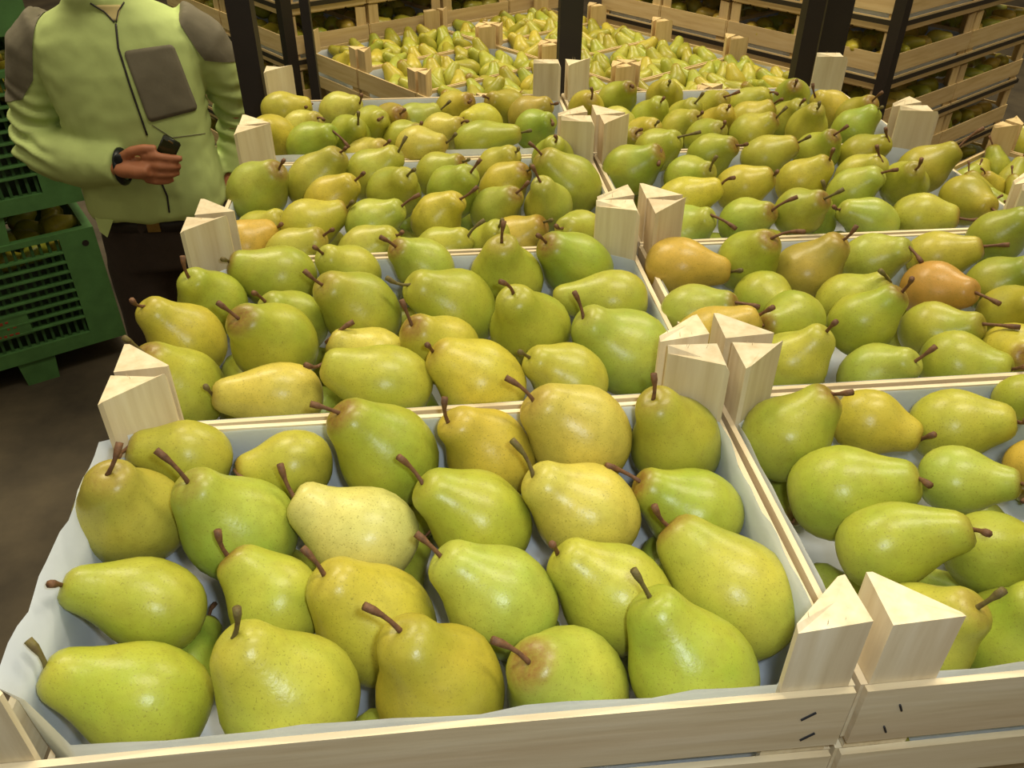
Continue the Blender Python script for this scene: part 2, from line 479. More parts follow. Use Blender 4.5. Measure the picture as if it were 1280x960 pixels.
ECOR = Vector((1.130, 2.145, 0)); DCOR = Vector((-.651, 2.520, 0)); TE = R_(34)
tall_stack(ECOR, TE, .5, .3, 2, 4, 'tall strapped stack at right', 'crates of the tall right stack', False, H - .2)
tall_stack(DCOR, TE, .3, .5, 4, 2, 'tall strapped stack behind at left', 'crates of the tall back left stack', True, H - .2)

# ---- crates at the far right beyond the nearest right column
GN = Vector((.994, 1.403, 0)); UG = Vector((cos(TE), sin(TE), 0)); VG = Vector((sin(TE), -cos(TE), 0)); GC = []
for i, w_ in ((-1, 'nearer'), (0, 'farther')):
    p = GN + UG * (.5 * (i + .5)) + VG * .15
    place(make_crate(True), p.x, p.y, H - .2 - RIM, TE, 'low pear crate beyond the right column at the frame edge, %s one' % w_, 'low crates at the right edge')
    GC.append(p)
    for j in range(1, 7): joined(p.x, p.y, H - .2 - RIM - j * PITCH, TE, 'hidden crate under the low crates at the right edge', 'hidden crates at the right edge')
c = GN + VG * .15; pallet(c.x, c.y, TE, 1.0, .3, H - .2 - RIM - 6 * PITCH, 'wooden pallet under the low crates at the right edge')

# ---- free standing black uprights between the pallets
for x, y, wd, dp, top, lab in ((.0275, 1.285, .040, .030, H + .75, 'black steel upright in the middle, between the two pallets'),
                          (-.582, 1.52, .046, .05, H + .75, 'broad black steel upright just right of the standing person'),
                          (.545, 1.45, .036, .03, H + .75, 'narrow black steel upright left of the wider one at right'),
                          (.625, 1.52, .058, .045, H + .75, 'wide black steel upright behind the right column'),
                          (-.508, 1.92, .022, .03, H + .75, 'thin black upright at the left corner of the pallet behind')):
    t_ = .006
    pts = [(x - wd / 2, y - dp / 2), (x + wd / 2, y - dp / 2), (x + wd / 2, y + dp / 2), (x + wd / 2 - t_, y + dp / 2), (x + wd / 2 - t_, y - dp / 2 + t_),
           (x - wd / 2 + t_, y - dp / 2 + t_), (x - wd / 2 + t_, y + dp / 2), (x - wd / 2, y + dp / 2)]
    root = bpy.data.objects.new('steel_upright', None); C.objects.link(root); root.location = (x, y, 0); tag(root, lab, 'post', 'black steel uprights')
    MB().prism([(p[0] - x, p[1] - y) for p in pts], .006, top).obj('channel', M['black'], root)
    MB().box(-wd / 2 - .01, wd / 2 + .01, -dp / 2 - .005, dp / 2 + .005, 0, .006).obj('foot_plate', M['black'], root)
BAKED = """
L1 1 g -4323 630 -368 369 -4863 657 -2 -4899 722 205
L1 1 yg -3403 524 -264 399 -3682 583 270 -3618 608 477
L1 1 ol -2485 494 -288 414 -2708 519 280 -2889 556 472
L1 1 g2 -1652 487 -442 395 -1955 370 71 -2157 413 250
L1 1 g -849 468 -275 392 -1145 697 197 -1245 748 385
L1 2 g -4394 1273 -231 317 -4920 1242 84 -4888 1109 255
L1 2 yg -3604 1297 -312 324 -3906 1496 6 -3938 1517 221
L1 2 yo -2905 1130 -424 402 -3221 1146 123 -3326 1202 317
L1 2 g2 -2046 1137 -282 391 -2454 1250 104 -2594 1307 268
L1 2 yg -1213 1118 -324 385 -1639 1282 4 -1688 1189 198
L1 2 yg -343 1046 -342 409 -782 1510 -23 -900 1520 163
L1 3 rus -4704 2060 -99 383 -4713 1926 460 -4599 2003 649
L1 3 g2 -3934 1984 -242 412 -4203 1905 344 -4352 1941 609
L1 3 py -2993 1848 -250 374 -3508 1982 66 -3579 2088 293
L1 3 g -2132 1875 -227 379 -2560 1923 163 -2708 1990 372
L1 3 y -1323 1839 -185 392 -1746 1893 192 -1875 2009 448
L1 3 g -446 1878 -273 352 -902 1956 4 -1149 2014 134
L1 4 yg -4400 2650 -80 297 -4843 2592 130 -4826 2391 217
L1 4 yg -3610 2636 -194 302 -4047 2520 -125 -3934 2336 -72
L1 4 g -2833 2569 -117 405 -3181 2529 408 -3363 2487 530
L1 4 yo -2000 2589 -204 373 -2331 2529 261 -2346 2537 480
L1 4 y -1248 2576 -47 411 -1663 2591 369 -1860 2647 560
L1 4 g -420 2581 -152 392 -699 2510 384 -705 2526 604
R1 1 yg 690 527 -251 340 870 386 218 925 331 424
R1 1 g 1348 492 -308 344 1326 447 198 1317 414 415
R1 2 g 674 1121 -16 305 1154 962 278 1110 797 412
R1 2 g 1477 1085 -103 309 1572 787 275 1517 643 434
R1 3 g 650 1771 -79 371 1139 1585 169 1077 1405 282
R1 3 g2 1583 1774 -40 262 1934 1542 96 1857 1375 216
R1 3 or 2279 1876 -40 204 2290 1679 219 2238 1522 363
R1 4 g 470 2443 -76 348 784 2472 360 853 2301 478
R1 4 yo 1225 2540 -40 272 1559 2266 -37 1542 2128 135
R1 4 yg 1902 2429 -40 312 2290 2204 157 2215 2049 291
R1 4 g 2706 2714 -38 212 2793 2497 197 2715 2343 333
L2 1 yg -4721 3743 -152 380 -4917 3607 364 -5003 3548 558
L2 1 y -3755 3501 -117 311 -4363 3388 27 -4351 3266 208
L2 1 yg -2819 3467 -16 359 -3400 3510 235 -3510 3342 321
L2 1 by -1999 3478 -63 386 -2433 3511 282 -2467 3365 445
L2 1 yg -1175 3550 -134 342 -1567 3504 166 -1663 3373 315
L2 1 g2 -530 4028 -184 442 -1001 4006 253 -1074 4073 493
L2 2 yo -4794 4447 -48 358 -5063 4316 436 -5087 4152 582
L2 2 g -3915 4143 46 394 -4128 3860 515 -4258 3831 695
L2 2 y -2980 4082 -178 320 -3413 4146 58 -3157 4186 223
L2 2 yo -2343 4108 -103 357 -2612 3935 315 -2681 3977 550
L2 2 g -1460 4304 -40 398 -1662 4108 495 -1778 4029 664
L2 2 yg -488 4787 -40 319 -1153 4887 -22 -1232 4710 83
L2 3 g -4670 5156 -40 334 -4797 4948 388 -4808 4944 609
L2 3 g -3817 4847 -155 319 -4042 4646 225 -4103 4523 397
L2 3 g -3134 4799 -33 393 -3469 4598 424 -3604 4557 593
L2 3 g -2151 4823 -74 407 -2628 4685 340 -2840 4639 433
L2 3 yg -1577 5387 -40 386 -1651 5181 514 -1630 5188 733
L2 3 bg -764 5574 -40 378 -1166 5408 368 -1267 5280 513
L2 4 g -4032 5599 -28 358 -4553 5566 209 -4556 5388 337
L2 4 yg -3273 5635 -19 313 -3531 5406 345 -3580 5253 495
L2 4 g2 -2480 5632 15 319 -2780 5466 365 -2913 5383 520
L3 1 or -4633 6644 -141 311 -4211 6795 35 -4127 6628 149
L3 1 yg -4549 7341 -294 321 -4205 7146 21 -4079 7007 132
L3 1 yg -4024 6405 -140 311 -3613 6316 127 -3488 6186 254
L3 1 yg -3179 6408 -181 314 -2778 6321 99 -2706 6144 210
L3 1 yg -2288 6396 -214 315 -1937 6243 75 -1754 6246 271
L3 1 yg -1703 6500 -229 317 -1583 6255 184 -1563 6095 331
L3 1 or -1314 6922 -327 325 -981 6777 -24 -912 6597 77
L3 1 yg -571 6520 -120 313 -846 6218 153 -949 6053 254
L3 2 yo -3878 6981 -32 316 -3392 7089 120 -3301 6945 262
L3 2 g2 -3101 6997 -50 317 -2706 6923 186 -2488 6924 331
L3 2 yo -2291 6986 -50 319 -2004 6872 285 -1792 6848 437
L3 2 g2 -1520 7472 -194 329 -1278 7224 186 -1131 7173 343
L3 2 g2 -862 7285 -47 320 -1005 7058 389 -1108 7069 588
L3 3 g2 -4622 7999 0 390 -4257 7804 381 -4163 7684 536
L3 3 yo -3656 7581 3 313 -3290 7487 315 -3166 7373 453
L3 3 g -2841 7761 7 357 -2636 7431 374 -2541 7285 506
L3 3 g -2053 7804 -19 350 -1822 7542 353 -1705 7491 533
L3 3 yo -1359 8054 -115 327 -1075 7873 232 -1037 7696 359
L3 3 g -476 7875 -18 410 -902 7812 454 -1057 7825 611
L3 4 yg -3883 8211 -2 377 -3502 8158 449 -3415 7987 557
L3 4 yg -3129 8392 34 361 -2749 8314 372 -2635 8334 571
L3 4 g -2234 8459 -25 315 -1898 8238 238 -1828 8050 330
L3 4 yg -1393 8654 -73 320 -1161 8465 269 -1141 8278 378
L3 4 g -589 8692 55 308 -627 8384 417 -654 8210 551
L4 1 yo -4643 9866 50 370 -4748 9443 378 -4924 9357 522
L4 1 bg -4064 9495 77 339 -3675 9247 354 -3473 9057 189
L4 1 y -3280 9392 -126 319 -2974 9122 174 -2888 8961 296
L4 1 y -2506 9295 75 308 -2083 9131 185 -1949 9048 340
L4 1 g -1642 9470 47 311 -966 9429 192 -844 9268 278
L4 1 bg -700 9998 41 313 -486 9680 293 -498 9461 287
L4 2 y -4281 10419 3 314 -3988 10187 254 -3881 9998 284
L4 2 g -3510 9795 109 307 -3338 9455 387 -3312 9367 585
L4 2 yg -2714 9939 -52 317 -2466 9661 199 -2428 9520 360
L4 2 y -2121 10035 27 312 -1827 9771 247 -1746 9584 331
L4 2 by -1476 10416 25 313 -1793 10121 200 -1909 9940 245
L4 3 yo -4699 11316 40 315 -4208 11398 106 -4290 11191 120
L4 3 y -3761 11200 40 314 -3399 10993 222 -3350 10865 395
L4 3 yg -3192 10194 105 308 -3001 9877 342 -3057 9666 367
L4 3 br -2927 10659 -7 314 -2747 10285 264 -2672 10110 371
L4 3 g2 -2577 10964 -109 323 -2111 11010 76 -1950 10978 223
L4 3 yo -1880 11306 -46 320 -1630 10968 246 -1665 10749 259
L4 3 ol -997 11144 16 318 -1343 10883 271 -1436 10709 365
L4 3 br -729 10600 63 311 -391 10412 317 -318 10211 372
R2 1 yg 894 3455 -35 314 1124 3368 369 1106 3240 544
R2 1 g2 1763 3456 -247 320 1950 3190 109 2046 3130 298
R2 1 g 2614 3519 -194 318 2930 3177 -45 2920 3016 101
R2 1 yo 3281 3656 -209 316 3103 3266 22 3066 3090 147
R2 2 or 209 3841 34 305 655 3787 311 705 3649 475
R2 2 g 1127 4063 53 308 722 3838 159 563 3702 228
R2 2 g 1843 4009 -0 313 2094 3918 419 2081 3817 612
R2 2 g 2734 4142 -211 324 2991 3820 58 3190 3592 148
R2 2 ol 3550 4194 -106 317 3510 3881 247 3461 3708 375
R2 3 g2 247 4454 -62 314 590 4226 198 762 4068 229
R2 3 g 1149 4820 -150 323 1278 4379 -41 1256 4171 31
R2 3 yg 1978 4597 -88 318 2274 4449 246 2110 4404 388
R2 3 red 2955 4698 -47 314 3148 4276 146 3264 4043 141
R2 3 dg 3734 4773 -57 315 3885 4514 316 3850 4329 431
R2 4 or 311 5382 -4 330 866 5161 35 902 4977 149
R2 4 g 1163 5451 -11 343 1276 5199 395 1536 5021 547
R2 4 br 1767 5224 -64 367 2036 5121 402 2099 5028 591
R2 4 g2 2570 5368 -20 314 2814 5081 272 2853 4872 202
R2 4 yg 3357 5375 -20 311 3744 5178 201 3925 5030 284
R2 4 dg 4238 5665 43 321 4378 5426 447 4315 5263 579
R3 1 bg 437 8334 -14 359 797 8107 334 717 7904 219
R3 1 g2 724 6512 -80 311 958 6263 208 1180 6005 143
R3 1 g2 1518 6615 -66 312 1721 6295 224 1939 6186 435
R3 1 g 2512 6866 -208 321 2470 6594 187 2427 6628 438
R3 1 g2 3121 6464 -79 310 2683 6529 107 2529 6402 197
R3 1 yg 3778 6574 -80 311 4171 6322 16 4341 6165 48
R3 2 by 867 7153 20 312 1333 7060 243 1424 6934 395
R3 2 g 1142 7875 20 309 1318 7507 271 1346 7455 484
R3 2 yo 1738 7472 20 311 2131 7373 240 2084 7190 356
R3 2 g 2117 6402 132 302 2253 6127 434 2402 6027 581
R3 2 g2 3125 7132 20 313 3351 6925 391 3435 6750 498
R3 2 g 4000 7426 14 315 3887 7092 370 3848 6968 546
R3 2 ol 4546 6852 20 314 4620 6400 80 4582 6184 103
R3 3 g 1676 8643 25 314 1932 8356 298 2011 8164 372
R3 3 yo 2620 7613 20 313 2895 7453 378 2850 7352 567
R3 3 yg 3453 7638 26 310 3575 7367 375 3465 7418 565
R3 3 ol 4494 7897 20 325 4866 7762 376 5068 7686 659
R3 4 yg 906 8757 109 308 1126 8479 389 1390 8337 499
R3 4 yg 2455 8556 20 314 2870 8439 270 2958 8296 408
R3 4 g 3273 8659 32 312 3338 8361 399 3449 8252 554
R3 4 ol 3892 8517 20 311 4119 8255 317 4006 8249 504
R4 1 yo 258 10816 60 309 253 10460 354 226 10358 547
R4 1 y 651 10292 -51 319 286 10041 182 168 9882 276
R4 1 yg 593 9362 -52 315 676 9050 263 693 8862 379
R4 1 yo 962 9765 -97 317 1045 9430 246 1035 9242 360
R4 1 yg 1612 10033 -48 319 1767 9697 281 1773 9511 395
R4 1 g 1842 9394 10 312 1931 9046 304 1911 8885 450
R4 1 yg 2519 9367 94 309 2805 9178 388 2899 9105 572
R4 1 yg 3416 9418 109 310 3386 9171 523 3325 9003 649
R4 1 bg 4179 9447 65 312 4444 9338 422 4391 9145 507
R4 2 g 1257 10542 -41 319 1348 10293 339 1330 10103 445
R4 2 yg 1866 10616 -63 318 1896 10301 291 1980 10208 472
R4 2 yo 2199 9981 2 317 2201 9663 377 2167 9478 490
R4 2 yo 2772 10185 28 314 3131 10112 295 3170 9936 421
R4 2 g 3434 10187 -31 318 3481 9914 347 3441 9738 473
R4 2 yo 4334 10561 23 317 3952 10480 283 3877 10503 489
R4 3 g 844 11270 60 313 991 10937 390 977 10724 436
R4 3 yo 1705 11404 60 311 1649 11055 364 1615 10871 480
R4 3 yg 2403 10897 -13 315 2455 10530 313 2643 10393 425
R4 3 yg 3008 10935 -18 317 3296 10739 283 3332 10525 319
R4 3 g 3858 11123 60 311 3724 10823 377 3666 10653 503
R4 3 ol 4464 9974 93 308 4508 9665 447 4547 9528 614
"""
# ------------------------------------------------------------------ pears
COL = dict(g=(168, 177, 60), g2=(172, 186, 76), bg=(154, 178, 62), dg=(146, 156, 54), yg=(186, 184, 68), y=(216, 202, 92),
           by=(218, 206, 70), py=(226, 216, 130), yo=(204, 186, 66), ol=(168, 160, 50), br=(176, 146, 66), rus=(188, 174, 72),
           red=(196, 124, 66), **{'or': (212, 172, 76)})
WORD = dict(g='green', g2='light green', bg='bright green', dg='dark green', yg='yellow-green', y='yellow', by='bright yellow',
            py='pale yellow', yo='golden green', ol='olive green', br='brownish', rus='russet-freckled', red='red-blushed', **{'or': 'orange-blushed'})
PROF = [(-1.0, 0), (-.985, .14), (-1.0, .24), (-.97, .38), (-.90, .54), (-.78, .70), (-.6, .84), (-.36, .945), (-.1, .995), (.1, .998),
        (.22, .95), (.35, .855), (.47, .735), (.58, .63), (.69, .55), (.79, .50), (.88, .45), (.945, .37), (.985, .26), (.992, .12), (.965, 0)]
FAT = [0, .14, .24, .38, .54, .70, .85, .95, 1, 1, .985, .94, .87, .79, .71, .62, .52, .39, .24, .1, 0]
def pear_mesh(Rw, L, r, seg=26, step=1):
    fat = r.choice([0, .03, .08, .15, .3]); vs = []; fs = []; ru = []
    ph = [r.uniform(0, 2 * pi) for _ in range(5)]; am = [r.uniform(.0, .05), r.uniform(.0, .04), r.uniform(0, .022), r.uniform(0, .03)]
    bend = r.uniform(.0, .12) * Rw; bd = r.uniform(0, 2 * pi); rus_t = r.choice([.1, .2, .5, .9])
    rows = list(range(0, len(PROF), step)); rows = rows if rows[-1] == len(PROF) - 1 else rows + [len(PROF) - 1]
    for i in rows:
        s, p = PROF[i]; p = p * (1 - fat) + FAT[i] * fat
        z = s * Rw * 1.02 if s < 0 else s * L
        ox = cos(bd) * bend * sin(pi * max(0, s)); oy = sin(bd) * bend * sin(pi * max(0, s))
        for k in range(seg):
            a = 2 * pi * k / seg
            q = p * Rw * (1 + am[0] * cos(a + ph[0] + s) + am[1] * cos(2 * a + ph[1]) + am[2] * cos(3 * a + ph[2] + s * 2) + am[3] * cos(a + ph[3]) * max(0, s) * 2)
            dz = .02 * Rw * cos(2 * a + ph[4]) * p
            vs.append((ox + q * cos(a), oy + q * sin(a), z + dz))
            ru.append(max(0, (s - .86) / .13) * rus_t if s > 0 else max(0, (-.965 - s) / .03) * .8)
    n = len(rows)
    for i in range(n - 1):
        for k in range(seg):
            a = i * seg + k; b_ = i * seg + (k + 1) % seg; fs.append((a, b_, b_ + seg, a + seg))
    me = MB().add(vs, fs).mesh('pear', M['pear'], True)
    at = me.attributes.new('russet', 'FLOAT', 'POINT'); at.data.foreach_set('value', [min(1, x) for x in ru])
    return me
def stem_mb(a, b, r, seg=7):
    a, b = Vector(a), Vector(b); d = b - a; side = d.orthogonal().normalized() * d.length * r.uniform(-.16, .16); n = 5; pts = []; rad = []
    a = a - d.normalized() * .004
    for i in range(n + 1):
        t = i / n; pts.append(a.lerp(b, t) + side * sin(pi * t)); rad.append((.0021 - .0006 * sin(pi * min(1, t * 1.2)) + (.0006 if i >= n - 1 else 0)))
    return MB().tube(pts, rad, seg)
def compass(dx, dy):
    if abs(dx) < .4 * abs(dy): return 'up' if dy > 0 else 'down'
    s = 'left' if dx < 0 else 'right'
    if abs(dy) < .4 * abs(dx): return s
    return ('up-' if dy > 0 else 'down-') + s
def proj(p):
    d = p - CAM_P; z = d.dot(CAM_F); return (640 + 1045 * d.dot(CAM_R) / z, 480 - 1045 * d.dot(CAM_U) / z, z)
prs = []; rp = random.Random(11)
cnts = {}; data = []
for ln in BAKED.strip().split('\n'):
    f = ln.split(); nums = [float(x) * 1e-4 for x in f[3:]]
    data.append((f[0], int(f[1]), f[2], Vector(nums[0:3]) + Vector((0, 0, H)), nums[3], Vector(nums[4:7]) + Vector((0, 0, H)), Vector(nums[7:10]) + Vector((0, 0, H))))
for d in data: cnts[d[0], d[1]] = cnts.get((d[0], d[1]), 0) + 1
ORD = ['first', 'second', 'third', 'fourth', 'fifth', 'sixth', 'seventh', 'eighth', 'ninth']
ROWW = ['front row', 'second row', 'third row', 'fourth row']
SPH = []
order = {}
for key in cnts:
    idx = sorted([i for i, d in enumerate(data) if (d[0], d[1]) == key], key=lambda i: proj(data[i][3])[0])
    for n_, i in enumerate(idx): order[i] = n_
def put_pear(B, Rw, Tp, Sp, col, r, res=(26, 1)):
    ax = (Tp - B); L = ax.length; me = pear_mesh(Rw, L, r, *res)
    o = link('pear', me, None, B); q = ax.to_track_quat('Z', 'Y'); q = q @ Matrix.Rotation(r.uniform(0, 6.28), 3, 'Z').to_quaternion()
    o.rotation_mode = 'QUATERNION'; o.rotation_quaternion = q; cc = [v * .84 for v in lin(col)[:3]]
    o.color = tuple(min(1, v * r.uniform(.94, 1.06)) for v in cc[:3]) + (1,)
    inv = q.inverted(); sp = inv @ (Sp - B)
    stem_mb((0, 0, L * .975), sp, r).obj('stem', M['stem'] if r.random() < .75 else M['stem2'], o, True)
    SPH.append((B, Rw)); SPH.append((B + ax * .45, Rw * .74)); SPH.append((B + ax * .78, Rw * .48))
    return o
NUMW = {'L': 'left', 'R': 'right'}
for i, (cr, row, col, B, Rw, Tp, Sp) in enumerate(data):
    o = put_pear(B, Rw, Tp, Sp, COL[col], rp)
    a = proj(B); b_ = proj(Tp); dirw = compass(b_[0] - a[0], a[1] - b_[1])
    k = int(cr[1]) - 1
    tag(o, '%s pear, stem %s, %s from left in %s of %s %s crate' % (WORD[col], dirw, ORD[order[i]], ROWW[row - 1], ordn[k], NUMW[cr[0]]), 'pear',
        'pears in the %s %s crate' % (ordn[k], NUMW[cr[0]]))
NIND = len(data)

# lower layer glimpsed in the gaps of the nearer crates
TPL = []
rt = random.Random(77)
for i in range(8):
    Rw = .031; L = Rw * rt.uniform(1.8, 2.05); me = pear_mesh(Rw, L, rt, 16, 2)
    TPL.append((me, stem_mb((0, 0, L * .97), (rt.uniform(-.006, .006), rt.uniform(-.006, .006), L + .019), rt, 5).mesh('stem', M['stem'], True), L))
def tpl_pear(i, loc, d, s, col):
    me, st, L = TPL[i % 8]; o = link('pear', me, None, loc); o.rotation_mode = 'QUATERNION'; o.rotation_quaternion = d.to_track_quat('Z', 'Y')
    o.scale = (s, s, s); o.color = tuple(v * .9 for v in lin(col)[:3]) + (1,); link('stem', st, o); return o
rl = random.Random(21)
UP = [(a.copy(), b * .97) for a, b in SPH]
def seen(p, r):
    'can any point of the upper side of a sphere be seen past the pears of the top layer'
    near = [(c_, q_) for c_, q_ in UP if (c_ - p).length < .22]; n_free = 0
    for k in range(40):
        z = 1 - k / 44; a = k * 2.4; s_ = math.sqrt(max(0, 1 - z * z)); q = p + Vector((s_ * cos(a), s_ * sin(a), z)) * r
        d = (CAM_P - q).normalized(); ok = True
        for c_, q_ in near:
            w_ = c_ - q; t = w_.dot(d)
            if t > 0 and (w_ - d * t).length < q_: ok = False; break
        n_free += ok
    return n_free >= 2

cl = ['g', 'g2', 'yg', 'g', 'bg']
for (cn, k, cx) in [(c_, k_, x_) for k_ in range(4) for c_, x_ in (('L', -.25), ('R', .25))]:
    for i in range(6):
        for j in range(4):
            p = Vector((cx - .2 + i * .08 + rl.uniform(-.008, .008) + (.02 if j % 2 else -.0), .04 + k * .3 + j * .073 + rl.uniform(-.006, .006), H - .076))
            if abs(p.x - cx) > .205 or not .03 < p.y - k * .3 < .27: continue
            if any((p - c_).length < (r_ + .022) * .86 for c_, r_ in SPH[:len(data) * 3]): continue
            if not seen(p, .026): continue
            th = rl.uniform(0, 6.28); d = Vector((cos(th), sin(th), .05)); 
            q = p + d * .05
            if abs(q.x - cx) > .232 or not .016 < q.y - k * .3 < .284: d = Vector((-d.x, -d.y, .05)); q = p + d * .05
            if abs(q.x - cx) > .232 or not .016 < q.y - k * .3 < .284: d = Vector((cx - p.x, .15 + k * .3 - p.y, .01)).normalized()
            o = tpl_pear(rl.randrange(8), p, d, .80, COL[rl.choice(cl)]); NIND += 1
            tag(o, 'pear of the lower layer under the top pears of the %s %s crate' % (ordn[k], NUMW[cn]), 'pear', 'lower layer in the %s %s crate' % (ordn[k], NUMW[cn]))

# the right-hand ends of the right crates run on past the picture edge: filled like the rest
for k in (0, 1):
    for i in range(8):
        for j in range(5):
            p = Vector((.20 + i * .037, .045 + k * .3 + j * .052, H - .012))
            if p.x > .455 or any((p - c_).length < (r_ + .032) * .92 for c_, r_ in SPH): continue
            th = rl.uniform(-.6, .9); q = p + Vector((cos(th), sin(th), .25)) * .05
            if q.x > .47 or not k * .3 + .02 < q.y < k * .3 + .28: q = p + Vector((-.3, .1, .95)) * .05
            if proj(p)[0] < 1345 or any((q - c_).length < (r_ + .014) * .9 for c_, r_ in SPH): continue
            o = put_pear(p, .032, q, q + (q - p).normalized() * .02, COL[rl.choice(cl)], rl); NIND += 1
            tag(o, 'pear at the right-hand end of the %s right crate' % ordn[k], 'pear', 'pears at the end of the %s right crate' % ordn[k])

# open crates behind: necks mostly up and to the left
spots = []
rb_ = random.Random(8)
def crate_spots(c, a, z, tagw, grp):
    u_ = Vector((cos(a), sin(a), 0)); v_ = Vector((-sin(a), cos(a), 0)); out = []
    for i in range(7):
        for j in range(5):
            lx = -.205 + i * .066 + (.018 if j % 2 else -.004) + rb_.uniform(-.008, .008); ly = -.110 + j * .055 + rb_.uniform(-.006, .006)
            if abs(lx) > .21: continue
            p = c + u_ * lx + v_ * ly; p.z = z + rb_.uniform(-.012, .004)
            th = rb_.gauss(2.0, 1.0); el = rb_.uniform(.35, 1.1)
            d = Vector((cos(th) * cos(el), sin(th) * cos(el), sin(el)))
            out.append((p, d, rb_.uniform(.86, 1.02), COL[rb_.choice(['g', 'yg', 'yo', 'g', 'ol', 'ol', 'g', 'yo', 'ol', 'yg'] )], tagw, grp))
    return out
for (u, v), c in BC.items():
    g_ = 'pears in the %s, %s half, of the pallet behind' % (row_w[v + 1], 'left' if u == 0 else 'right')
    spots += crate_spots(c, TH, ZB - .024, 'small pear in the %s %s crate of the pallet behind' % (row_w[v + 1], 'left' if u == 0 else 'right'), g_)
for p, w_ in zip(GC, ('nearer', 'farther')):
    spots += crate_spots(p, TE, H - .2 - .02, 'pear in the %s low crate at the right frame edge' % w_, 'pears in the %s low crate at right' % w_)
spots.sort(key=lambda s: proj(s[0])[2] if (-20 < proj(s[0])[0] < 1300 and proj(s[0])[1] > -10) else 99)
inview = [s for s in spots]
bulk = []
for i, s in enumerate(inview):
    if NIND < 300:
        o = tpl_pear(rb_.randrange(8), s[0], s[1], s[2], s[3]); tag(o, s[4], 'pear', s[5]); NIND += 1
    else: bulk.append(s)
# pears looking out between the layers of the strapped stacks
for (x, y, z, a, face, k) in STACKROW:
    u_ = Vector((cos(a), sin(a), 0)); v_ = Vector((-sin(a), cos(a), 0)); c = Vector((x, y, 0))
    for i in range(6):
        for j in (-1, 0, 1):
            p = c + u_ * (-.2 + i * .08 + rb_.uniform(-.01, .01)) + v_ * (j * .09 + rb_.uniform(-.008, .008)); p.z = z - rb_.uniform(.008, .03)
            th = rb_.uniform(0, 6.28); bulk.append((p, Vector((cos(th), sin(th), .2)).normalized(), .88, COL[rb_.choice(['g', 'yo', 'ol', 'y', 'or'])], '', ''))
for j in range(1, 3):
    for v in range(-1, 3):
        c = BC[0, v]
        for i in range(6):
            p = c - U * (.2 - .07 * (i % 2)) + V * (-.11 + .044 * i); p.z = ZB - j * PITCH - .02
            bulk.append((p, Vector((.3, .9, .2)).normalized(), .85, COL['yg'], '', ''))
vs = []; fs = []; cols = []; rus = []
low = []
for i in range(4):
    me = pear_mesh(.031, .06, rt, 10, 2); low.append(([v.co.copy() for v in me.vertices], [list(p.vertices) for p in me.polygons], [d_.value for d_ in me.attributes['russet'].data]))
for i, s in enumerate(bulk):
    V0, F0, R0 = low[i % 4]; q = s[1].to_track_quat('Z', 'Y'); o0 = len(vs); cc = [v * .86 for v in lin(s[3])[:3]] + [1]
    for v_, r0 in zip(V0, R0): vs.append(q @ (v_ * s[2]) + s[0]); cols.append(cc); rus.append(r0)
    fs += [[k + o0 for k in f] for f in F0]
me = MB().add(vs, fs).mesh('pears', M['pear_bulk'], True)
at = me.attributes.new('tint', 'FLOAT_COLOR', 'POINT'); at.data.foreach_set('color', [c_ for col in cols for c_ in col])
at = me.attributes.new('russet', 'FLOAT', 'POINT'); at.data.foreach_set('value', rus)
tag(link('pears', me), 'mass of small pears filling the far crates and stack gaps', 'pears', None, 'stuff')
